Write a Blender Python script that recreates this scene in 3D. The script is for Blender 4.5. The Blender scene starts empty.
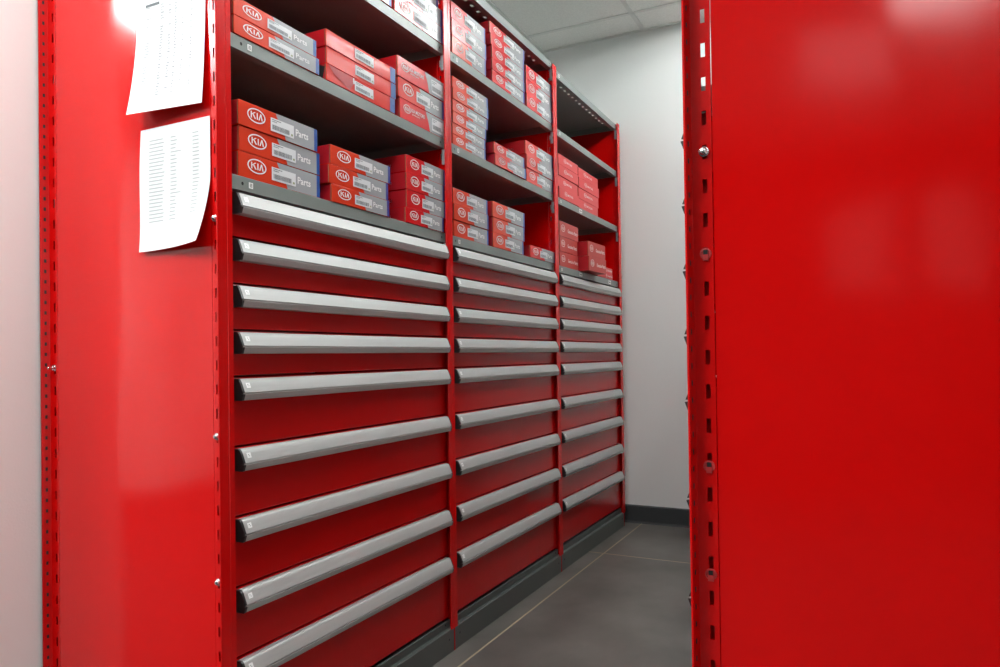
import bpy, bmesh, math, random
from mathutils import Matrix, Vector

random.seed(7)
C = bpy.context.scene
COL = C.collection

# ------------------------------------------------------------------ camera, world, exposure
def setup_camera():
    yaw, pitch, roll = 0.4635, 0.0102, -0.0140
    fwd = Vector((-math.sin(yaw) * math.cos(pitch), math.cos(yaw) * math.cos(pitch), math.sin(pitch)))
    right = Vector((math.cos(yaw), math.sin(yaw), 0))
    up = right.cross(fwd)
    c, s = math.cos(roll), math.sin(roll)
    r2, u2 = c * right + s * up, -s * right + c * up
    cam = bpy.data.cameras.new('camera')
    o = bpy.data.objects.new('camera', cam)
    COL.objects.link(o)
    m = Matrix((r2, u2, -fwd)).transposed().to_4x4()
    m.translation = Vector((1.2042, -1.3179, 0.9433))
    o.matrix_world = m
    cam.sensor_fit = 'HORIZONTAL'
    cam.sensor_width = 36.0
    cam.lens = 727.0 * 36 / 1000
    cam.shift_y = 0.0148
    cam.clip_start = 0.02
    C.camera = o

setup_camera()
W = bpy.data.worlds.new('world')
C.world = W
W.use_nodes = True
W.node_tree.nodes['Background'].inputs[0].default_value = (0.8, 0.85, 0.9, 1)
W.node_tree.nodes['Background'].inputs[1].default_value = 0.02
C.view_settings.view_transform = 'Standard'
C.view_settings.look = 'None'
C.view_settings.gamma = 1.0
C.view_settings.use_curve_mapping = False
C.view_settings.exposure = 0.0
AISLE_LAMP, NEAR_AISLE_FILL, ROOM_LAMP, FRONT_FILL, SIDE_LAMP = 64.0, 8.0, 8.0, 19.0, 44.0        # troffer diffuser strengths; the near aisle and front ones are added fill

# ------------------------------------------------------------------ materials
def mat(name, col, rough=0.5, metal=0.0, spec=0.5, coat=0.0, noise=None, bump=None, rnoise=None, aniso=None):
    m = bpy.data.materials.new(name)
    m.use_nodes = True
    nt = m.node_tree
    b = nt.nodes['Principled BSDF']
    b.inputs['Base Color'].default_value = (*col, 1)
    b.inputs['Roughness'].default_value = rough
    b.inputs['Metallic'].default_value = metal
    b.inputs['Specular IOR Level'].default_value = spec
    b.inputs['Coat Weight'].default_value = coat
    b.inputs['Coat Roughness'].default_value = 0.08
    tc = nt.nodes.new('ShaderNodeTexCoord')
    def coords(scale3):
        mp = nt.nodes.new('ShaderNodeMapping')
        mp.inputs['Scale'].default_value = scale3
        nt.links.new(tc.outputs['Object'], mp.inputs[0])
        return mp.outputs[0]
    if noise:                                            # (scale3, amount)
        n = nt.nodes.new('ShaderNodeTexNoise')
        n.inputs['Scale'].default_value = 1.0
        n.inputs['Detail'].default_value = 6.0
        nt.links.new(coords(noise[0]), n.inputs['Vector'])
        r = nt.nodes.new('ShaderNodeMapRange')
        r.inputs[1].default_value, r.inputs[2].default_value = 0.3, 0.7
        r.inputs[3].default_value, r.inputs[4].default_value = 1 - noise[1], 1 + noise[1]
        nt.links.new(n.outputs[0], r.inputs[0])
        mx = nt.nodes.new('ShaderNodeVectorMath')
        mx.operation = 'SCALE'
        mx.inputs[0].default_value = col
        nt.links.new(r.outputs[0], mx.inputs['Scale'])
        nt.links.new(mx.outputs[0], b.inputs['Base Color'])
    if bump:                                             # list of (scale3, distance)
        prev = None
        for sc, dist in bump:
            n = nt.nodes.new('ShaderNodeTexNoise')
            n.inputs['Scale'].default_value = 1.0
            n.inputs['Detail'].default_value = 1.0
            nt.links.new(coords(sc), n.inputs['Vector'])
            bp = nt.nodes.new('ShaderNodeBump')
            bp.inputs['Strength'].default_value = 1.0
            bp.inputs['Distance'].default_value = dist
            nt.links.new(n.outputs[0], bp.inputs['Height'])
            if prev: nt.links.new(prev, bp.inputs['Normal'])
            prev = bp.outputs[0]
        nt.links.new(prev, b.inputs['Normal'])
    return m

def emit(name, col, strength):
    m = bpy.data.materials.new(name)
    m.use_nodes = True
    nt = m.node_tree
    nt.nodes.clear()
    e = nt.nodes.new('ShaderNodeEmission')
    e.inputs[0].default_value = (*col, 1)
    e.inputs[1].default_value = strength
    o = nt.nodes.new('ShaderNodeOutputMaterial')
    nt.links.new(e.outputs[0], o.inputs[0])
    return m

RED = (0.58, 0.0012, 0.0012)
M = {}
M['post_red'] = mat('red powder coat', RED, 0.22)
M['panel_red'] = mat('red powder coat sheet', RED, 0.12, noise=((3, 3, 2), 0.04), bump=[((2.6, 2.6, 1.5), 0.011), ((9, 9, 4), 0.0008)])
M['drawer_red'] = mat('red drawer enamel', (0.48, 0.0010, 0.0015), 0.24, bump=[((3, 2, 6), 0.0008)])
M['ring_red'] = mat('dull red washer', (0.45, 0.03, 0.03), 0.4)
M['shelf_grey'] = mat('grey green shelf paint', (0.20, 0.225, 0.212), 0.35, noise=((8, 8, 8), 0.05))
M['plinth_grey'] = mat('dark grey plinth paint', (0.075, 0.085, 0.08), 0.35)
M['dark'] = mat('black recess shade', (0.006, 0.006, 0.006), 0.7)  # flat black standing in for the shade inside holes and slots
M['alu'] = mat('brushed aluminium', (0.50, 0.505, 0.495), 0.50, metal=0.38, noise=((60, 3, 60), 0.05))
M['cap'] = mat('black plastic', (0.012, 0.012, 0.013), 0.4)
M['tag'] = mat('white tag', (0.90, 0.90, 0.89), 0.5)
M['ink'] = mat('dark ink', (0.08, 0.08, 0.09), 0.6)
M['zinc'] = mat('zinc plated steel', (0.75, 0.76, 0.78), 0.22, metal=1.0)
M['clip'] = mat('galvanised clip', (0.42, 0.46, 0.47), 0.4, metal=0.5)
M['wall'] = mat('painted wall', (0.82, 0.83, 0.815), 0.75, bump=[((180, 180, 180), 0.0004)])
M['dark_wall'] = mat('darkened wall', (0.05, 0.05, 0.052), 0.7)  # unseen wall coloured dark to stand in for an unlit room
M['ceiling'] = mat('ceiling tile', (0.90, 0.905, 0.87), 0.9, noise=((150, 150, 150), 0.06))
M['grid'] = mat('ceiling grid', (0.80, 0.81, 0.78), 0.6)
M['rubber'] = mat('dark rubber baseboard', (0.04, 0.044, 0.046), 0.45)
M['floor'] = mat('grey concrete floor', (0.125, 0.115, 0.105), 0.38, noise=((3.4, 2.6, 2.2), 0.42))
M['dark_layer'] = mat('added dark floor layer', (0.035, 0.034, 0.035), 0.95, noise=((90, 90, 90), 0.3))
M['joint'] = mat('pale joint sealant', (0.42, 0.35, 0.24), 0.6)
M['white_metal'] = mat('white fixture metal', (0.8, 0.8, 0.8), 0.5)
M['paper'] = mat('white paper', (0.64, 0.66, 0.66), 0.6)
M['print'] = mat('faint grey print', (0.36, 0.375, 0.38), 0.6)
M['header'] = mat('dark table header', (0.10, 0.11, 0.12), 0.6)
M['tape'] = mat('clear glossy tape', (0.75, 0.1, 0.09), 0.1)
# cartons
M['c_orange'] = mat('orange red print', (0.66, 0.045, 0.016), 0.22)
M['c_red'] = mat('red print', (0.62, 0.008, 0.012), 0.22)
M['c_rib'] = mat('ribbed red print', (0.66, 0.030, 0.022), 0.20, bump=[((6, 4, 40), 0.0012)])
M['c_pink'] = mat('light red print with sheen', (0.64, 0.050, 0.052), 0.42)  # red lightened to put broad reflections into the far cartons' colour
M['c_brick'] = mat('brick red print', (0.46, 0.040, 0.032), 0.42)
M['c_side'] = mat('deep red print', (0.40, 0.006, 0.012), 0.4)
M['c_grey'] = mat('silver grey print', (0.37, 0.375, 0.39), 0.22)
M['c_blue'] = mat('blue print', (0.006, 0.055, 0.27), 0.38)
M['c_violet'] = mat('violet blue print', (0.035, 0.035, 0.23), 0.38)
M['c_white'] = mat('white print', (0.82, 0.80, 0.80), 0.5)
M['c_card'] = mat('brown card', (0.25, 0.15, 0.08), 0.8)
M['sticker'] = mat('white sticker', (0.72, 0.72, 0.74), 0.4)
M['bar'] = mat('grey barcode', (0.14, 0.14, 0.15), 0.6)
M['dot'] = mat('olive sticker dot', (0.30, 0.33, 0.18), 0.6)

# ------------------------------------------------------------------ mesh builder
class MB:
    def __init__(s):
        s.v, s.f, s.mi, s.mats = [], [], [], []
    def m(s, key):
        if key not in s.mats: s.mats.append(key)
        return s.mats.index(key)
    def poly(s, pts, key):
        n = len(s.v)
        s.v += [tuple(p) for p in pts]
        s.f.append(tuple(range(n, n + len(pts))))
        s.mi.append(s.m(key))
    def mesh_part(s, verts, faces, key):
        n = len(s.v)
        s.v += [tuple(p) for p in verts]
        k = s.m(key)
        for f in faces:
            s.f.append(tuple(n + i for i in f))
            s.mi.append(k)
    def box(s, x0, x1, y0, y1, z0, z1, key):
        v = [(x0, y0, z0), (x1, y0, z0), (x1, y1, z0), (x0, y1, z0), (x0, y0, z1), (x1, y0, z1), (x1, y1, z1), (x0, y1, z1)]
        s.mesh_part(v, [(3, 2, 1, 0), (4, 5, 6, 7), (0, 1, 5, 4), (1, 2, 6, 5), (2, 3, 7, 6), (3, 0, 4, 7)], key)
    def bevel_box(s, x0, x1, y0, y1, z0, z1, key, b=0.001, seg=2):
        bm = bmesh.new()
        bmesh.ops.create_cube(bm, size=1.0)
        for v in bm.verts:
            v.co = ((x0 + x1) / 2 + v.co.x * (x1 - x0), (y0 + y1) / 2 + v.co.y * (y1 - y0), (z0 + z1) / 2 + v.co.z * (z1 - z0))
        bmesh.ops.bevel(bm, geom=bm.edges[:], offset=b, segments=seg, affect='EDGES', profile=0.5)
        s.from_bm(bm, key)
    def from_bm(s, bm, key):
        bm.verts.ensure_lookup_table()
        bm.verts.index_update()
        s.mesh_part([v.co[:] for v in bm.verts], [tuple(v.index for v in f.verts) for f in bm.faces], key)
        bm.free()
    def prism_y(s, prof, y0, y1, key, endkey=None):       # prof: (x,z) counter-clockwise seen from -y
        n = len(prof)
        v = [(x, y0, z) for x, z in prof] + [(x, y1, z) for x, z in prof]
        s.mesh_part(v, [(i, (i + 1) % n, n + (i + 1) % n, n + i) for i in range(n)], key)
        k = endkey or key
        s.mesh_part([(x, y0, z) for x, z in prof], [tuple(range(n - 1, -1, -1))], k)
        s.mesh_part([(x, y1, z) for x, z in prof], [tuple(range(n))], k)
    def revolve_y(s, prof, key, n=16, cx=0, cz=0, cap0=False):   # prof: (radius, y)
        rings = []
        v, f = [], []
        for r, y in prof:
            rings.append(len(v))
            v += [(cx + r * math.cos(2 * math.pi * i / n), y, cz + r * math.sin(2 * math.pi * i / n)) for i in range(n)]
        for a, b in zip(rings, rings[1:]):
            f += [(a + i, a + (i + 1) % n, b + (i + 1) % n, b + i) for i in range(n)]
        f.append(tuple(rings[0] + i for i in range(n)))
        f.append(tuple(rings[-1] + i for i in range(n)))
        s.mesh_part(v, f, key)
    def mesh(s, name, smooth=False):
        me = bpy.data.meshes.new(name)
        me.from_pydata(s.v, [], s.f)
        for k in s.mats: me.materials.append(M[k])
        for p, i in zip(me.polygons, s.mi): p.material_index = i
        bm = bmesh.new()
        bm.from_mesh(me)
        bmesh.ops.recalc_face_normals(bm, faces=bm.faces[:])
        bm.to_mesh(me)
        bm.free()
        if smooth:
            for p in me.polygons: p.use_smooth = True
        me.update()
        return me

def link(name, me, parent=None, loc=(0, 0, 0), rz=0.0):
    o = bpy.data.objects.new(name, me)
    COL.objects.link(o)
    o.location = loc
    o.rotation_euler = (0, 0, rz)
    if parent: o.parent = parent
    return o

def tag(o, label, cat, group=None):
    o['label'] = label
    o['category'] = cat
    if group: o['group'] = group
    return o

def struct(name, mb):
    o = link(name, mb.mesh(name))
    o['kind'] = 'structure'
    return o

# ------------------------------------------------------------------ the room
YW, XL, ZC = 2.657, -0.594, 2.7395      # back wall, left wall, ceiling
XR, YF, XO = 2.62, -6.0, -3.45

b = MB(); b.box(XO, XR, YF, YW + 0.1, -0.1, 0.0, 'floor')
J = 0.0032
for x in (0.0875 - 2.44 * 0.5 * 2, 0.0875, 0.0875 + 2.44): b.box(x - J, x + J, YF, YW, -0.001, 0.0006, 'joint')
for y in (1.985, 1.985 - 2.44, 1.985 - 4.88): b.box(XO, XR, y - J, y + J, -0.001, 0.0006, 'joint')
b.box(XO, XR, YF, -0.26, 0.0002, 0.004, 'dark_layer')  # unseen dark layer added to cut floor reflection and bounce
struct('floor', b)
b = MB(); b.box(XL - 0.12, XR + 0.1, YW, YW + 0.1, 0, 2.9, 'wall'); struct('wall_back', b)
b = MB(); b.box(XL - 0.12, XL, -0.415, YW, 0, 2.9, 'wall'); struct('wall_left', b)
b = MB(); b.box(XO, XL - 0.12, -0.415, -0.34, 0, 2.9, 'wall'); struct('wall_rear', b)
b = MB(); b.box(XO - 0.1, XO, YF, -0.34, 0, 2.9, 'wall'); struct('wall_outer', b)
b = MB(); b.box(XR, XR + 0.1, YF, YW, 0, 2.9, 'wall'); struct('wall_right', b)
b = MB(); b.box(XO, XR, YF - 0.1, YF, 0, 2.9, 'dark_wall'); struct('wall_front', b)
def glow_panel(name, x0, x1, z0, z1):  # unseen glowing panels added to put reflections on the right end panel
    b = MB()
    f = 0.045
    for a in ((x0 - f, x1 + f, z1, z1 + f), (x0 - f, x1 + f, z0 - f, z0), (x0 - f, x0, z0, z1), (x1, x1 + f, z0, z1)):
        b.box(a[0], a[1], YF, YF + 0.03, a[2], a[3], 'white_metal')
    b.box(x0, x1, YF, YF + 0.012, z0, z1, 'glow_pane')
    struct(name, b)
M['glow_pane'] = emit('added glow pane', (0.9, 1.0, 0.95), 0.4)
glow_panel('added_glow_1', 0.85, 1.35, 1.45, 2.15)
glow_panel('added_glow_2', 1.72, 2.15, 1.55, 2.15)
def base_profile(d): return [(0, 0), (d + 0.004, 0), (d, 0.012), (d, 0.094), (d - 0.004, 0.1), (0, 0.1)]
b = MB()
b.mesh_part([(x, YW - d, z) for x in (XL, XR) for d, z in base_profile(0.009)],
            [(0, 1, 2, 3, 4, 5), (11, 10, 9, 8, 7, 6)] + [(i, (i + 1) % 6, 6 + (i + 1) % 6, 6 + i) for i in range(6)], 'rubber')
struct('baseboard_back', b)
b = MB(); b.prism_y([(XL + d, z) for d, z in base_profile(0.008)], -0.415, YW - 0.01, 'rubber'); struct('baseboard_left', b)

# suspended ceiling: tiles on a 610 x 1220 grid, fixtures take the place of single tiles
GX, GY = 0.14, 2.421
FIX = {(1, 0): AISLE_LAMP, (1, 1): NEAR_AISLE_FILL, (2, 4): ROOM_LAMP, (0, 2): FRONT_FILL, (-2, 3): SIDE_LAMP, (-4, 3): SIDE_LAMP, (1, 5): 0.17 * ROOM_LAMP}   # cell (i, j); near aisle, front and inner side lamps are added fill
def cell(i, j): return GX + 0.61 * i, GX + 0.61 * (i + 1), GY - 1.22 * (j + 1), GY - 1.22 * j
b = MB()
for i in range(-11, 5):
    for j in range(-1, 7):
        x0, x1, y0, y1 = cell(i, j)
        x0, x1, y0, y1 = max(x0, XO), min(x1, XR), max(y0, YF), min(y1, YW)
        if x1 - x0 < 0.01 or y1 - y0 < 0.01 or (i, j) in FIX: continue
        b.box(x0, x1, y0, y1, ZC + 0.004, ZC + 0.02, 'ceiling')
g = 0.012
for i in range(-11, 6):
    x = GX + 0.61 * i
    if XO < x < XR: b.box(x - g, x + g, YF, YW, ZC, ZC + 0.006, 'grid')
for j in range(-1, 8):
    y = GY - 1.22 * j
    if YF < y < YW: b.box(XO, XR, y - g, y + g, ZC, ZC + 0.006, 'grid')
b.box(XL, XR, YW - 0.02, YW, ZC, ZC + 0.006, 'grid')
b.box(XL, XL + 0.02, -0.415, YW, ZC, ZC + 0.006, 'grid')
b.box(XO, XR + 0.1, YF, YW + 0.1, ZC + 0.2, ZC + 0.25, 'ceiling')
struct('ceiling', b)

FIXLABEL = {(1, 0): 'recessed white ceiling light over the storage aisle near the back wall',
            (2, 4): 'recessed white ceiling light at the far right of the front room',
            (0, 2): 'added ceiling fill light between the two rows, in front of their end panels',
            (1, 1): 'added ceiling fill light over the storage aisle, nearer the front room',
            (1, 5): 'recessed white ceiling light nearest the darkened wall of the front room',
            (-2, 3): 'added ceiling fill light in the front room, just left of the left row',
            (-4, 3): 'recessed white ceiling light at the far left of the front room'}
for (i, j), st in FIX.items():
    x0, x1, y0, y1 = cell(i, j)
    e = g
    b = MB(); H = 0.055
    for a in ((x0 + e, x0 + e + 0.003, y0 + e, y1 - e), (x1 - e - 0.003, x1 - e, y0 + e, y1 - e),
              (x0 + e, x1 - e, y0 + e, y0 + e + 0.003), (x0 + e, x1 - e, y1 - e - 0.003, y1 - e)):
        b.box(*a, ZC + 0.001, ZC + H, 'white_metal')
    b.box(x0 + e, x1 - e, y0 + e, y1 - e, ZC + H, ZC + H + 0.003, 'white_metal')
    o = tag(link('ceiling_light', b.mesh('light_housing')), FIXLABEL[(i, j)], 'ceiling light', 'recessed ceiling lights')
    b = MB()
    M['lamp_%d_%d' % (i, j)] = emit('lamp diffuser', (0.95, 1.0, 0.99), st)
    key = 'lamp_%d_%d' % (i, j)
    if (i, j) in ((1, 0), (1, 1)):                                             # open troffers over the aisle: three bare tubes
        for k in (-1, 0, 1):
            b = MB()
            b.revolve_y([(0.013, y0 + 0.035), (0.013, y1 - 0.035)], key, 12, (x0 + x1) / 2 + 0.18 * k, ZC + 0.034)
            for ya in (y0 + 0.0125, y1 - 0.035): b.revolve_y([(0.0135, ya), (0.0135, ya + 0.0225)], 'white_metal', 12, (x0 + x1) / 2 + 0.18 * k, ZC + 0.034)
            link('lamp_tube', b.mesh('lamp_tube'), o)
        continue
    b.box(x0 + e + 0.01, x1 - e - 0.01, y0 + e + 0.01, y1 - e - 0.01, ZC + H - 0.012, ZC + H - 0.006, key)
    link('diffuser', b.mesh('diffuser'), o)

# ------------------------------------------------------------------ shelving: parts
PITCH, POST_H = 0.925, 2.213
S1, S2, S3, STOP = 1.3415, 1.647, 1.952, 2.229          # shelf tops
REARC = -0.5715                                           # x of a rear post = REARC - x of a front post

def holed_strip(b, u0, u1, w0, w1, z0, z1, zs, hz, put):
    # strip u0..u1 with one column of holes w0..w1, each hz high, at heights zs; put(u0,u1,z0,z1)
    put(u0, w0, z0, z1)
    put(w1, u1, z0, z1)
    prev = z0
    for z in zs:
        if z - hz / 2 <= z0 or z + hz / 2 >= z1: continue
        put(w0, w1, prev, z - hz / 2)
        prev = z + hz / 2
    put(w0, w1, prev, z1)

def post_mesh(rear, phase):
    b = MB()
    fx = (lambda x: REARC - x) if rear else (lambda x: x)
    def bx(x0, x1, y0, y1, z0, z1): 
        a, c = sorted((fx(x0), fx(x1)))
        b.box(a, c, y0, y1, z0, z1, 'post_red')
    zb = 0.072
    # outer plate, folded with two stiffening ribs
    prof = [(0.0136, -0.0205), (0.0150, -0.0195), (0.0150, 0.003), (0.0142, 0.0040), (0.0142, 0.0056), (0.0150, 0.0066), (0.0150, 0.0195), (0.0136, 0.0205), (0.0126, 0.0195), (0.0126, -0.0195)]
    n = len(prof)
    b.mesh_part([(fx(x), y, z) for z in (zb, POST_H) for x, y in prof],
                [tuple(range(n)), tuple(range(n, 2 * n))] + [(i, (i + 1) % n, n + (i + 1) % n, n + i) for i in range(n)], 'post_red')
    for s in (-1, 1):                                      # hems
        bx(0.0118, 0.0140, *sorted((s * 0.0192, s * 0.0205)), zb, POST_H)
    zs1 = [phase + 0.0127 + 0.0254 * k for k in range(3, 87)]
    Lf = 0.0205
    def slab(s, u0, u1, z0, z1, off=0.0, key='post_red'):   # sloping inner flange, from the web out to the plate edge
        p = lambda u, t: (fx(0.0066 + 0.0058 * u / Lf + t), s * (0.0006 + 0.0192 * u / Lf))
        c = [p(u0, off), p(u1, off), p(u1, off + 0.0010), p(u0, off + 0.0010)]
        b.mesh_part([(x, y, z) for z in (z0, z1) for x, y in c], [(0, 1, 2, 3), (4, 5, 6, 7), (0, 1, 5, 4), (1, 2, 6, 5), (2, 3, 7, 6), (3, 0, 4, 7)], key)
    for s in (-1, 1):                                      # small holes each inch
        holed_strip(b, 0.0, Lf, 0.0072, 0.0128, zb, POST_H, zs1, 0.0085, lambda u0, u1, z0, z1: slab(s, u0, u1, z0, z1))
        slab(s, 0.004, 0.0165, zb, POST_H - 0.002, 0.0022, 'dark')  # black strip painting the shade seen through the flange holes
    bx(0.0, 0.0146, -0.0022, 0.0022, 0.0, zb)              # foot between the plinths
    zs2 = [phase + 0.0508 * k for k in range(2, 44)]
    holed_strip(b, -0.0224, 0.0078, -0.0148, -0.0082, 0.004, POST_H, zs2, 0.021,
                lambda u0, u1, z0, z1: bx(u0, u1, -0.001, 0.001, z0, z1))
    return b.mesh('post_mesh')

POSTS = {('f', 'L'): post_mesh(False, 0.0169), ('r', 'L'): post_mesh(True, 0.0093),
         ('f', 'R'): post_mesh(False, 0.0225), ('r', 'R'): post_mesh(True, 0.0225)}
b = MB(); b.box(-0.548, -0.0236, -0.0008, 0.0008, 0.01, POST_H - 0.004, 'panel_red')
for z in (0.012, POST_H - 0.016): b.box(-0.548, -0.0236, -0.0012, 0.010, z, z + 0.0015, 'panel_red')
PANEL = b.mesh('panel_mesh')

def bolt_mesh(kind):
    b = MB()
    if kind == 'nut':
        b.revolve_y([(0.0075, 0), (0.0075, -0.0015), (0.0058, -0.0018), (0.0058, -0.005), (0.0040, -0.0072), (0.0015, -0.008)], 'zinc', 14)
        b.revolve_y([(0.003, 0.012), (0.003, 0.0)], 'zinc', 10)
    elif kind == 'stud':
        b.revolve_y([(0.0078, 0), (0.0078, -0.0015), (0.0058, -0.002), (0.0058, -0.0055), (0.0035, -0.006), (0.0032, -0.0155), (0.0018, -0.0165)], 'zinc', 14)
    else:
        b.revolve_y([(0.0085, 0), (0.0085, -0.0012), (0.0065, -0.0016), (0.0062, -0.0006)], 'ring_red', 18)
        b.box(-0.004, 0.004, -0.0022, -0.0008, -0.010, -0.001, 'ring_red')
        b.box(-0.003, 0.003, -0.0021, -0.0008, -0.001, 0.0055, 'dark')
    return b.mesh('bolt_' + kind, smooth=False)
BOLT = {k: bolt_mesh(k) for k in ('nut', 'stud', 'washer')}

def shelf_mesh(top):
    b = MB()
    y0, y1, xb = 0.0035, PITCH - 0.0035, -0.566
    lip = 0.0305 if not top else 0.032
    b.prism_y([(-0.0014, 0), (-0.0012, -lip), (-0.0002, -lip - 0.0004), (0.0012, -lip), (0.0012, -0.0012), (0.0002, 0.0002)], y0 + 0.001, y1 - 0.001, 'shelf_grey')   # front lip
    b.box(-0.020, 0.0, y0 + 0.001, y1 - 0.001, -lip, -lip + 0.0014, 'shelf_grey')                  # return flange
    if top:
        b.box(xb, -0.064, y0, y1, -0.0014, 0, 'shelf_grey')
        b.box(-0.053, 0, y0, y1, -0.0014, 0, 'shelf_grey')
        prev = y0
        for k in range(17):
            y = 0.055 + 0.0508 * k
            b.box(-0.064, -0.053, prev, y - 0.0085, -0.0014, 0, 'shelf_grey')
            prev = y + 0.0085
        b.box(-0.064, -0.053, prev, y1, -0.0014, 0, 'shelf_grey')
    else:
        b.box(xb, 0, y0, y1, -0.0014, 0, 'shelf_grey')
    for y in (y0, y1 - 0.0014): b.box(xb, -0.002, y, y + 0.0014, -lip, 0, 'shelf_grey')
    b.box(xb, xb + 0.0014, y0, y1, -lip, 0, 'shelf_grey')
    for y in (0.062, PITCH - 0.027):                       # bolt holes in the lip
        b.mesh_part([(0.0015, y + 0.0034 * math.cos(t), -0.0155 + 0.0040 * math.sin(t)) for t in [k * math.pi / 5 for k in range(10)]], [tuple(range(10))], 'dark')
    return b.mesh('shelf_mesh')
SHELF, TOPSHELF = shelf_mesh(False), shelf_mesh(True)
b = MB(); b.box(0.0016, 0.0022, -0.006, 0.006, -0.0065, 0.0065, 'tag')
for k in range(3): b.box(0.0022, 0.0024, -0.0035, 0.0035, -0.0035 + k * 0.003, -0.002 + k * 0.003, 'ink')
LTAG = b.mesh('shelf_tag_mesh')
b = MB(); b.box(0.0016, 0.0022, -0.020, 0.020, -0.0085, 0.0085, 'tag')
for k in range(5): b.box(0.0022, 0.0024, -0.015 + 0.006 * k, -0.0115 + 0.006 * k, -0.004, 0.003, 'ink')
WTAG = b.mesh('wide_tag_mesh')
b = MB(); b.bevel_box(-0.006, 0.0045, -0.0035, 0.0035, -0.052, -0.003, 'clip', 0.001)
b.box(0.0045, 0.005, -0.0015, 0.0015, -0.034, -0.022, 'dark')
CLIP = b.mesh('clip_mesh')

# drawers
FACE = [(0.0118, -0.0056), (0.0150, -0.0088), (0.0178, -0.0140), (0.0208, -0.0210), (0.0238, -0.0285), (0.0260, -0.0342)]
def handle_prof():
    return [(0.0, -0.0050), (0.0100, -0.0050)] + FACE + [(0.0215, -0.0345), (0.0215, -0.0371), (0.0268, -0.0376), (0.0270, -0.0384), (0.0228, -0.0503), (0.0215, -0.0510), (0.0, -0.0510)]
HP = handle_prof()
HY0, HY1 = 0.0325, 0.9045
b = MB(); b.prism_y(HP, HY0 + 0.006, HY1 - 0.003, 'alu')
HANDLE = b.mesh('handle_mesh')
capP = [(x * 1.04, -0.028 + (z + 0.028) * 1.02) for x, z in HP]
b = MB(); b.prism_y(capP, HY0, HY0 + 0.006, 'cap'); CAPL = b.mesh('cap_left_mesh')
b = MB(); b.prism_y(capP, HY1 - 0.003, HY1, 'cap'); CAPR = b.mesh('cap_right_mesh')
def tag_on_handle():
    b = MB()
    a, c = Vector((FACE[2][0], 0, FACE[2][1])), Vector((FACE[4][0], 0, FACE[4][1]))
    n = Vector((a.z - c.z, 0, c.x - a.x)).normalized()
    def pt(t, y, off): return tuple(a + (c - a) * t + n * (off + 0.0003) + Vector((0, y, 0)))
    y0 = HY0 + 0.0155
    b.mesh_part([pt(0.0, y0, .0004), pt(0.0, y0 + 0.0115, .0004), pt(0.75, y0 + 0.0115, .0004), pt(0.75, y0, .0004)], [(0, 1, 2, 3)], 'tag')
    for t0, t1, ya, yb in ((0.24, 0.34, 0.0035, 0.0060), (0.44, 0.52, 0.0055, 0.0080)):
        b.mesh_part([pt(t0, y0 + ya, .0007), pt(t0, y0 + yb, .0007), pt(t1, y0 + yb, .0007), pt(t1, y0 + ya, .0007)], [(0, 1, 2, 3)], 'ink')
    return b.mesh('handle_tag_mesh')
HTAG = tag_on_handle()
def drawer_mesh(h):
    b = MB()
    g = 0.0048
    y0, y1 = 0.0115, PITCH - 0.0115
    b.bevel_box(-0.018, 0.0, y0, y1, g / 2, h - g / 2, 'drawer_red', 0.0012)       # folded front
    for y in (y0 + 0.008, y1 - 0.0095): b.box(-0.54, -0.0175, y, y + 0.0015, 0.012, h - 0.014, 'drawer_red')
    b.box(-0.54, -0.0175, y0 + 0.008, y1 - 0.008, 0.010, 0.012, 'drawer_red')
    b.box(-0.5415, -0.54, y0 + 0.008, y1 - 0.008, 0.010, h - 0.014, 'drawer_red')
    return b.mesh('drawer_mesh')
DR = {h: drawer_mesh(h) for h in (0.1, 0.15, 0.2)}
HEIGHTS = [0.1] * 4 + [0.15] * 4 + [0.2]                  # top to bottom
DTOP, BASE = 1.3065, 0.1065

def plinth_mesh():
    b = MB()
    y0, y1 = 0.0035, PITCH - 0.0035
    b.prism_y([(-0.012, 0.097), (-0.002, 0.098), (0.0, 0.096), (0.0, 0.0745), (0.0115, 0.0740), (0.0140, 0.072), (0.0140, 0.001), (-0.012, 0.001)], y0, y1, 'plinth_grey')
    b.box(-0.57, -0.012, y0, y1, 0.085, 0.0865, 'plinth_grey')
    for y in (y0 + 0.030, y1 - 0.030):
        for x, z in ((0.0003, 0.088), (0.0143, 0.045)):
            b.mesh_part([(x, y + 0.0036 * math.cos(t), z + 0.0036 * math.sin(t)) for t in [k * math.pi / 5 for k in range(10)]], [tuple(range(10))], 'dark')
    return b.mesh('plinth_mesh')
PLINTH = plinth_mesh()
b = MB(); b.box(-0.5475, -0.546, 0.003, PITCH - 0.003, 0.09, POST_H - 0.01, 'shelf_grey'); BACK = b.mesh('back_mesh')

b = MB(); b.bevel_box(-0.552, -0.001, 0.016, 0.0185, 0.01, POST_H - 0.006, 'panel_red', 0.001); COVER = b.mesh('cover_mesh')

def frame(root, y, side, bolts=(), cover=False):
    link('front_post', POSTS[('f', side)], root, (0, y, 0))
    link('rear_post', POSTS[('r', side)], root, (0, y, 0))
    link('side_panel', PANEL, root, (0, y, 0))
    if cover: link('end_cover', COVER, root, (0, y, 0))
    for kind, x, z in bolts:
        link('bolt', BOLT[kind], root, (x, y - 0.001, z))

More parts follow.
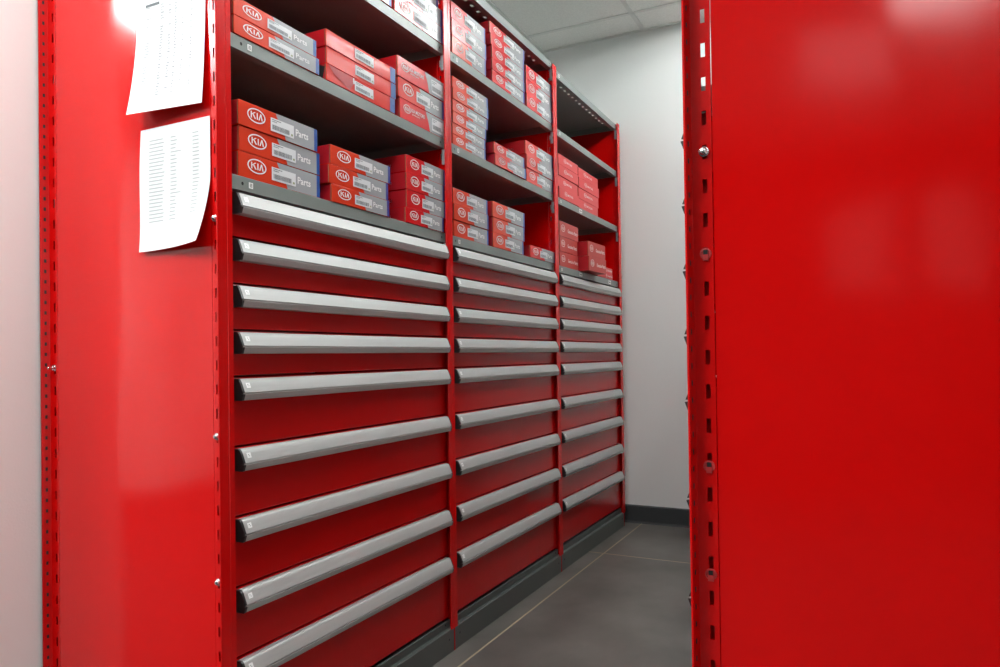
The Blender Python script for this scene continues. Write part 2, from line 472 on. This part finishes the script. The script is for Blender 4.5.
def bay(label, loc, rz, side, left_bolts=None, right_bolts=None, left=True, topz=STOP, rails=(), cover=False):
    root = link('drawer_shelving_unit', None, None, loc, rz)
    tag(root, label, 'shelving unit', 'red shelving units with drawers')
    if left: frame(root, 0.0, side, left_bolts or ())
    frame(root, PITCH, side, right_bolts or (), cover)
    link('back_panel', BACK, root)
    link('plinth', PLINTH, root)
    for z in (S1, S2, S3, topz):
        sh = link('shelf', TOPSHELF if z == topz else SHELF, root, (0, 0, z))
        link('shelf_tag', LTAG, sh, (0, 0.086, -0.0155))
        link('shelf_clip', CLIP, sh, (0.001, PITCH - 0.0075, -0.031))
    for zi, ys in rails:
        sh = [o for o in root.children if o.name.startswith('shelf') and abs(o.location.z - zi) < 1e-4][0]
        for y in ys: link('shelf_tag', WTAG, sh, (0, y, -0.0155))
    z = DTOP
    for h in HEIGHTS:
        z -= h
        d = link('drawer', DR[h], root, (0, 0, z))
        for nm, me in (('handle', HANDLE), ('end_cap', CAPL), ('end_cap', CAPR), ('handle_tag', HTAG)):
            link(nm, me, d, (0, 0, h))
    return root

YA = -0.216                                                # centre of the first frame
LB = [('nut', -0.0131, 1.2413), ('nut', -0.0131, 0.7818), ('nut', -0.0131, 0.477), ('stud', -0.5625, 0.9286)]
bay('red drawer shelving unit nearest the camera in the left row, two papers on its end', (0, YA, 0), 0, 'L', left_bolts=LB)
bay('red drawer shelving unit in the middle of the left row', (0, YA + PITCH, 0), 0, 'L', left=False)
bay('red drawer shelving unit at the far end of the left row beside the white wall', (0, YA + 2 * PITCH, 0), 0, 'L', left=False, topz=2.212, cover=True,
    rails=[(S1, (0.33, 0.77)), (S2, (0.34,))])
XF = 0.9863                                                # drawer plane of the right row
def rb(kind, X, z): return (kind, X, z)
root = bay('red drawer shelving unit on the right, its large bare end panel nearest the camera', (XF, YA + PITCH, 0), math.pi, 'R')
for kind, X, z in (('nut', 0.9972, 1.2419), ('washer', 0.9972, 1.0901), ('washer', 0.9972, 0.7757), ('washer', 0.9972, 0.6163)):
    link('bolt', BOLT[kind], root, (XF - X, PITCH + 0.001, z), math.pi)
bay('red drawer shelving unit in the middle of the right row', (XF, YA + 2 * PITCH, 0), math.pi, 'R', left=True).children
bay('red drawer shelving unit at the far end of the right row', (XF, YA + 3 * PITCH, 0), math.pi, 'R', left=True)
# neighbours in the right row share a frame: drop the doubled one
for r in [o for o in C.objects if o.get('category') == 'shelving unit' and o.location.x > 0.5 and o.location.y > YA + 1.5 * PITCH]:
    for ch in [c for c in r.children if c.name.split('.')[0] in ('front_post', 'rear_post', 'side_panel') and abs(c.location.y - PITCH) < 1e-4]:
        bpy.data.objects.remove(ch)

# ------------------------------------------------------------------ cartons
_txt = {}
def text_geo(s):
    if s not in _txt:
        cu = bpy.data.curves.new('t', 'FONT')
        cu.body = s
        cu.resolution_u = 2
        cu.offset = 0.018
        ob = bpy.data.objects.new('t', cu)
        COL.objects.link(ob)
        dg = bpy.context.evaluated_depsgraph_get()
        me = bpy.data.meshes.new_from_object(ob.evaluated_get(dg))
        vs = [v.co.copy() for v in me.vertices]
        fs = [tuple(p.vertices) for p in me.polygons]
        x0, x1 = min(v.x for v in vs), max(v.x for v in vs)
        y0, y1 = min(v.y for v in vs), max(v.y for v in vs)
        _txt[s] = ([((v.x - x0) / (x1 - x0), (v.y - y0) / (y1 - y0)) for v in vs], fs)
        bpy.data.objects.remove(ob)
        bpy.data.curves.remove(cu)
        bpy.data.meshes.remove(me)
    return _txt[s]

def put_text(b, s, to3, u0, u1, v0, v1, key='c_white'):
    vs, fs = text_geo(s)
    b.mesh_part([to3(u0 + (u1 - u0) * x, v0 + (v1 - v0) * y) for x, y in vs], fs, key)

def put_logo(b, to3, cu, cv, ru, rv, key='c_white', th=0.16):
    n = 28
    o = [(cu + ru * math.cos(2 * math.pi * i / n), cv + rv * math.sin(2 * math.pi * i / n)) for i in range(n)]
    i_ = [(cu + ru * (1 - th * 0.72) * math.cos(2 * math.pi * i / n), cv + rv * (1 - th) * math.sin(2 * math.pi * i / n)) for i in range(n)]
    b.mesh_part([to3(*p) for p in o + i_], [(k, (k + 1) % n, n + (k + 1) % n, n + k) for k in range(n)], key)
    def P(pts): b.mesh_part([to3(cu + x * ru, cv + y * rv) for x, y in pts], [tuple(range(len(pts)))], key)
    P([(-0.62, -0.45), (-0.50, -0.45), (-0.50, 0.45), (-0.62, 0.45)])
    P([(-0.50, -0.02), (-0.50, 0.12), (-0.24, 0.45), (-0.08, 0.45)])
    P([(-0.42, 0.06), (-0.30, 0.14), (-0.04, -0.45), (-0.20, -0.45)])
    P([(0.03, -0.45), (0.15, -0.45), (0.15, 0.45), (0.03, 0.45)])
    P([(0.22, -0.45), (0.34, -0.45), (0.50, 0.28), (0.44, 0.45), (0.42, 0.45)])
    P([(0.56, -0.45), (0.70, -0.45), (0.54, 0.45), (0.42, 0.45), (0.47, 0.20)])

def sticker(parent, w, u0, u1, v0, v1, seed):
    r = random.Random(seed)
    b = MB()
    e = 0.0016
    Y = lambda u: -w / 2 + u * w
    b.box(0.0008, e, Y(u0), Y(u1), v0, v1, 'sticker')
    W_, H_ = u1 - u0, v1 - v0
    q = lambda a, c, d, f, key: b.mesh_part([(e + 0.0002, Y(u0 + W_ * a), v0 + H_ * d), (e + 0.0002, Y(u0 + W_ * c), v0 + H_ * d), (e + 0.0002, Y(u0 + W_ * c), v0 + H_ * f), (e + 0.0002, Y(u0 + W_ * a), v0 + H_ * f)], [(0, 1, 2, 3)], key)
    x = 0.06
    while x < 0.80:
        t = r.choice((0.010, 0.016, 0.024))
        q(x, x + t, 0.14, 0.50, 'bar')
        x += t + r.choice((0.007, 0.011))
    for k, yy in enumerate((0.84, 0.70)):
        x = 0.06
        while x < (0.42 if k == 0 else 0.26):
            t = r.uniform(0.02, 0.05)
            q(x, x + t, yy, yy + 0.07, 'ink' if k == 0 else 'bar')
            x += t + 0.012
    q(0.87, 0.95, 0.14, 0.30, 'dot')
    return link('label_sticker', b.mesh('label_sticker'), parent)

def carton(kind, red, y0, y1, h, z, xf, label, group, d=0.27, rz=0.0, sticker_dy=0.0, seed=0, torn=False, blue='c_blue'):
    w = y1 - y0
    b = MB()
    b.bevel_box(-d, 0, -w / 2, w / 2, 0.0004, h - 0.0004, red, 0.0011)
    E = 0.0005
    front = lambda u, v: (E, -w / 2 + u * w, v * h)
    front2 = lambda u, v: (2 * E, -w / 2 + u * w, v * h)
    left = lambda u, v: (-d + u * d, -w / 2 - 2 * E, v * h)
    m = 0.012
    # end flap tucked into the left side
    b.mesh_part([left(0.02, 0.03), left(0.985, 0.03), left(0.985, 0.97), left(0.02, 0.97)], [(0, 1, 2, 3)], 'c_side')
    b.mesh_part([left(0.986, 0.04), left(0.994, 0.04), left(0.994, 0.96), left(0.986, 0.96)], [(0, 1, 2, 3)], 'c_card')
    def end_strip(u):
        b.mesh_part([front2(u, 0.015), front2(1 - m / 3, 0.015), front2(1 - m / 3, 0.985), front2(u, 0.985)], [(0, 1, 2, 3)], blue)
        b.mesh_part([(-d + 0.001, w / 2 + E, 0.001), (-0.001, w / 2 + E, 0.001), (-0.001, w / 2 + E, h - 0.001), (-d + 0.001, w / 2 + E, h - 0.001)], [(0, 1, 2, 3)], blue)
    if kind == 'parts':
        bd = [(0.438, 0.985), (0.452, 0.84), (0.478, 0.70), (0.52, 0.34), (0.55, 0.20), (0.565, 0.015)]
        b.mesh_part([front(u, v) for u, v in bd] + [front(0.996, 0.015), front(0.996, 0.985)], [tuple(range(8))], 'c_grey')
        put_logo(b, front2, 0.200, 0.56, 0.108, 0.29)
        put_text(b, 'Parts', front2, 0.695, 0.868, 0.36, 0.66)
        end_strip(0.952)
    elif kind == 'plain':
        end_strip(0.915)
        if torn:
            T = lambda u, v: (2 * E + 0.0006, -w / 2 + u * w, v * h)
            b.mesh_part([T(0.30, 0.05), T(0.36, 0.55), T(0.352, 0.92), T(0.02, 0.97), T(0.10, 0.55)], [(0, 1, 2, 3, 4)], 'c_side')
            b.mesh_part([T(0.352, 0.55), T(0.375, 0.6), T(0.368, 0.93), T(0.352, 0.92)], [(0, 1, 2, 3)], 'c_white')
            b.mesh_part([(-0.07, -w / 2 - 3 * E, 0.05 * h), (-0.012, -w / 2 - 3 * E, 0.02 * h), (-0.004, -w / 2 - 3 * E, 0.8 * h), (-0.02, -w / 2 - 3 * E, 0.95 * h), (-0.045, -w / 2 - 3 * E, 0.75 * h)], [(0, 1, 2, 3, 4)], 'dark')
    elif kind == 'motors':
        bd = [(0.56, 0.985), (0.62, 0.45), (0.652, 0.015)]
        b.mesh_part([front(u, v) for u, v in bd] + [front(0.996, 0.015), front(0.996, 0.985)], [tuple(range(5))], 'c_grey')
        put_logo(b, front2, 0.148, 0.58, 0.078, 0.21)
        put_text(b, 'KIA MOTORS', front2, 0.238, 0.53, 0.53, 0.72)
        put_text(b, 'genuine parts', front2, 0.25, 0.42, 0.39, 0.48)
    elif kind == 'small_logo':
        put_logo(b, front2, 0.32, 0.55, 0.07, 0.20)
        put_text(b, 'MOTORS', front2, 0.41, 0.68, 0.42, 0.62)
    elif kind == 'genuine':
        put_logo(b, front2, 0.18, 0.55, 0.10, 0.235)
        put_text(b, 'Genuine Parts', front2, 0.42, 0.94, 0.36, 0.60)
    elif kind == 'thin':
        put_logo(b, front2, 0.58, 0.5, 0.04, 0.28)
        put_text(b, 'Genuine Parts', front2, 0.66, 0.96, 0.34, 0.70)
    if kind in ('parts',):
        put_text(b, 'Genuine Parts', left, 0.50, 0.80, 0.34, 0.58)
    o = link('carton', b.mesh('carton'), None, (xf, (y0 + y1) / 2, z), rz)
    tag(o, label, 'box', group)
    if kind == 'parts': sticker(o, w, 0.372 + sticker_dy, 0.668 + sticker_dy, 0.20 * h, 0.74 * h, seed)
    if kind == 'plain': sticker(o, w, 0.378, 0.65, 0.22 * h, 0.82 * h, seed)
    if kind == 'motors': sticker(o, w, 0.70, 0.958, 0.14 * h, 0.80 * h, seed)
    return o

SX = 0.002
ORD = {1: ['only'], 2: ['lower', 'upper'], 3: ['bottom', 'middle', 'top'], 4: ['bottom', 'second lowest', 'second highest', 'top'],
       5: ['bottom', 'second lowest', 'middle', 'second highest', 'top'],
       6: ['bottom', 'second lowest', 'third lowest', 'third highest', 'second highest', 'top']}
def stack(shelf, items, kinds, red, desc, where, group, xf=SX, d=0.27, seed=0, torn=(), blue='c_blue', xoff=None):
    z = shelf
    n = len(items)
    if isinstance(kinds, str): kinds = [kinds] * n
    if isinstance(desc, str): desc = [desc] * n
    for k, (y0, y1, h) in enumerate(items):
        r = random.Random(seed * 31 + k)
        x = xf + (xoff[k] if xoff else r.uniform(-0.003, 0.002))
        pos, shelfname = where
        if n == 1: lab = '%s, alone at %s of %s' % (desc[k], pos, shelfname)
        else: lab = '%s, %s of %s stack on %s' % (desc[k], ORD[n][k], pos, shelfname)
        if xf == SX:
            y0, y1 = y0 + 0.012, y1 + 0.012
            for e in (-0.216 + PITCH, -0.216 + 2 * PITCH):
                if y0 < e < y1 + 0.0025: y1 = e - 0.0025
        carton(kinds[k], red[k] if isinstance(red, (list, tuple)) else red, y0, y1, h - 0.0006, z + 0.0003, x, lab, group, d=d, seed=seed * 31 + k,
               torn=k in torn, blue=blue)
        z += h

GP = 'red and grey parts cartons with white stickers'
D1 = 'red and grey carton'
near, mid, far = 'near unit', 'middle unit', 'far unit'
# near unit
stack(S1, [(-0.174, 0.089, 0.0565), (-0.172, 0.089, 0.0555), (-0.175, 0.078, 0.0565)], 'parts', 'c_orange', D1, ("left", "near unit's lowest shelf"), GP, seed=1)
stack(S1, [(0.130, 0.379, 0.0465), (0.124, 0.378, 0.050), (0.130, 0.389, 0.051)], 'parts', 'c_orange', D1, ("middle", "near unit's lowest shelf"), GP, seed=2, blue='c_violet')
stack(S1, [(0.464, 0.680, 0.047), (0.474, 0.697, 0.0535), (0.472, 0.686, 0.0525), (0.473, 0.698, 0.052)], 'parts', 'c_red', D1, ("right", "near unit's lowest shelf"), GP, seed=3, blue='c_violet')
stack(S2, [(-0.188, 0.086, 0.041), (-0.188, 0.077, 0.042)], 'parts', 'c_orange', D1, ("left", "near unit's second shelf"), GP, seed=4)
stack(S2, [(0.116, 0.416, 0.0435), (0.118, 0.422, 0.0440), (0.116, 0.420, 0.0445)], 'plain', 'c_rib',
      ['plain red carton with torn front', 'plain red carton with blue end', 'plain red carton with blue end'], ("middle", "near unit's second shelf"), 'plain red cartons with a blue end', seed=5, torn=(0,))
stack(S2, [(0.444, 0.699, 0.060), (0.436, 0.699, 0.0595), (0.431, 0.700, 0.061)], ['motors', 'parts', 'motors'], ['c_red', 'c_rib', 'c_red'],
      ['red carton with slanted grey end', 'red and grey carton', 'red carton with slanted grey end'], ("right", "near unit's second shelf"), 'thick cartons', seed=6)
stack(S3, [(0.422, 0.692, 0.056), (0.422, 0.692, 0.056), (0.420, 0.685, 0.056)], 'parts', 'c_red', D1, ("right", "near unit's third shelf"), GP, seed=7, blue='c_violet', xoff=(0, -0.001, -0.012))
stack(S3, [(0.135, 0.403, 0.056)], 'parts', 'c_red', D1, ("middle", "near unit's third shelf"), GP, seed=8, blue='c_violet')
# middle unit
stack(S3, [(0.754, 0.994, 0.059), (0.754, 0.999, 0.059), (0.752, 0.996, 0.0565)], 'parts', ['c_orange', 'c_red', 'c_red'], D1, ("left", "middle unit's third shelf"), GP, seed=9, blue='c_violet')
stack(S3, [(1.047, 1.326, 0.046), (1.045, 1.326, 0.0425), (1.046, 1.326, 0.047), (1.038, 1.326, 0.042), (1.033, 1.336, 0.0435)], 'parts', 'c_red', D1, ("middle", "middle unit's third shelf"), GP, seed=10, blue='c_violet')
stack(S3, [(1.352, 1.620, 0.057), (1.351, 1.623, 0.059), (1.353, 1.624, 0.0565)], 'parts', 'c_red', D1, ("right", "middle unit's third shelf"), GP, seed=11, blue='c_violet')
stack(S2, [(0.752, 0.985, 0.0355), (0.752, 0.986, 0.0375), (0.754, 0.990, 0.039), (0.754, 1.004, 0.040), (0.754, 1.006, 0.0395), (0.754, 1.007, 0.0375)], 'parts', 'c_orange', D1, ("left", "middle unit's second shelf"), GP, seed=12)
stack(S2, [(1.052, 1.320, 0.0425), (1.044, 1.310, 0.0415)], 'parts', 'c_rib', D1, ("middle", "middle unit's second shelf"), GP, seed=13, xoff=(0.004, 0.003))
stack(S2, [(1.340, 1.622, 0.056), (1.338, 1.624, 0.0545), (1.334, 1.624, 0.0555)], 'parts', 'c_rib', D1, ("right", "middle unit's second shelf"), GP, seed=14)
stack(S1, [(0.750, 0.998, 0.0545), (0.749, 0.994, 0.0540), (0.748, 0.994, 0.0535)], 'parts', 'c_orange', D1, ("left", "middle unit's lowest shelf"), GP, seed=15)
stack(S1, [(1.032, 1.295, 0.0545), (1.039, 1.311, 0.0565), (1.034, 1.311, 0.0585)], 'parts', 'c_orange', D1, ("middle", "middle unit's lowest shelf"), GP, seed=16)
stack(S1, [(1.361, 1.622, 0.0505)], 'parts', 'c_red', D1, ("right", "middle unit's lowest shelf"), GP, seed=17, blue='c_violet')
# far unit
GR, GB = 'small plain red cartons', 'brick red cartons with white lettering'
stack(S2, [(1.685, 1.935, 0.0505), (1.683, 1.934, 0.0495), (1.684, 1.935, 0.0505), (1.684, 1.931, 0.0475)], 'small_logo', 'c_pink', 'flat red carton', ("left", "far unit's second shelf"), GR, seed=18)
stack(S2, [(1.943, 2.224, 0.0455), (1.943, 2.236, 0.0515), (1.945, 2.237, 0.0495), (1.945, 2.230, 0.0485)], 'small_logo', 'c_pink', 'flat red carton', ("middle", "far unit's second shelf"), GR, seed=19)
stack(S1, [(1.688, 1.925, 0.0665), (1.688, 1.914, 0.0690), (1.688, 1.926, 0.0690)], 'genuine', 'c_brick', 'brick red carton', ("left", "far unit's lowest shelf"), GB, seed=20, d=0.22)
for k, (h, z) in enumerate(((0.0705, S1), (0.0705, S1 + 0.071))):
    carton('genuine', 'c_brick', -0.107, 0.107, h, z + 0.0003, 0.056 - 0.004 * k, 'brick red carton, %s of the pair jutting past far unit\'s lowest shelf edge' % ('lower', 'upper')[k], GB, d=0.22, rz=0.0)
for o in [o for o in C.objects if 'pair jutting past' in o.get('label', '')]:
    o.location.y = 2.058
    o.rotation_euler.z = -0.06
stack(S1, [(2.203, 2.452, 0.029), (2.201, 2.450, 0.030)], 'thin', 'c_pink', 'thin light red carton', ("right", "far unit's lowest shelf"), 'thin light red cartons', seed=22, d=0.2, xf=0.004)

# ------------------------------------------------------------------ papers on the end panel
def paper(label, place, W_, H_, marks):
    b = MB()
    nu, nv = 14, 18
    vs = [place(i / nu, j / nv, 0) for j in range(nv + 1) for i in range(nu + 1)]
    fs = [(j * (nu + 1) + i, j * (nu + 1) + i + 1, (j + 1) * (nu + 1) + i + 1, (j + 1) * (nu + 1) + i) for j in range(nv) for i in range(nu)]
    b.mesh_part(vs, fs, 'paper')
    back = [place(i / nu, j / nv, 0.0004) for j in range(nv + 1) for i in range(nu + 1)]
    b.mesh_part(back, [tuple(reversed(f)) for f in fs], 'paper')
    for (u0, u1, v0, v1, key) in marks:
        n = max(1, int((u1 - u0) * nu * 1.5)); m = max(1, int((v1 - v0) * nv * 1.5))
        vv = [place(u0 + (u1 - u0) * i / n, v0 + (v1 - v0) * j / m, -0.0005) for j in range(m + 1) for i in range(n + 1)]
        b.mesh_part(vv, [(j * (n + 1) + i, j * (n + 1) + i + 1, (j + 1) * (n + 1) + i + 1, (j + 1) * (n + 1) + i) for j in range(m) for i in range(n)], key)
    me = b.mesh('paper_sheet')
    for p in me.polygons: p.use_smooth = True
    return tag(link('paper_sheet', me), label, 'paper', 'papers on the end panel')

YP = YA - 0.0022
def place1(u, v, off):                                    # u 0..1 left to right, v 0 top .. 1 bottom
    x = -0.2480 + 0.2159 * u + 0.004 * v * (1 - u)
    lift = (0.034 * v ** 2.2) * (1 - 0.72 * u) + 0.004 * v * u
    z = 1.790 - 0.297 * v - 0.008 * u * v - 0.006 * (1 - u) * v * v
    return (x, YP - lift + off, z)
def place2(u, v, off):
    x = -0.2380 + 0.2159 * u
    lift = 0.002 + 0.010 * v ** 2 * (1 - u) + 0.003 * math.sin(v * 5) * (1 - u) ** 2
    c = max(0.0, v - 0.45) / 0.55
    lift += 0.034 * c ** 1.6 * u ** 2.0
    z = 1.4590 - 0.2740 * v + 0.006 * c * u * u
    return (x - 0.006 * c * u * u, YP - lift + off, z)
r = random.Random(3)
marks1 = [(0.13, 0.34, 0.175, 0.195, 'header')]
rows = 34
for k in range(rows):
    v = 0.20 + 0.70 * k / rows
    if k % 3 == 0: marks1.append((0.12, 0.86, v - 0.005, v - 0.0025, 'print'))
    for c0, c1 in ((0.14, 0.22), (0.36, 0.415), (0.48, 0.525), (0.57, 0.61), (0.68, 0.705), (0.80, 0.83)):
        if r.random() < (0.85 if c0 in (0.36, 0.57) else 0.5):
            marks1.append((c0, c0 + (c1 - c0) * r.uniform(0.5, 1), v, v + 0.009, 'print'))
for u in (0.12, 0.86): marks1.append((u, u + 0.003, 0.20, 0.91, 'print'))
marks1.append((0.12, 0.863, 0.907, 0.911, 'print'))
paper('white printed table sheet taped above the other paper on the red end panel', place1, 0, 0, marks1)
marks2 = []
for k in range(23):
    v = 0.10 + 0.66 * k / 22
    marks2.append((0.14, 0.14 + r.uniform(0.19, 0.23), v, v + 0.009, 'print'))
    marks2.append((0.45, 0.45 + (0.15 if k in (4, 15) else r.uniform(0.07, 0.10)), v, v + 0.009, 'print'))
    if k < 22: marks2.append((0.76, 0.76 + r.uniform(0.08, 0.10), v, v + 0.009, 'print'))
paper('white printed list sheet taped lower on the red end panel, bottom right corner curled', place2, 0, 0, marks2)
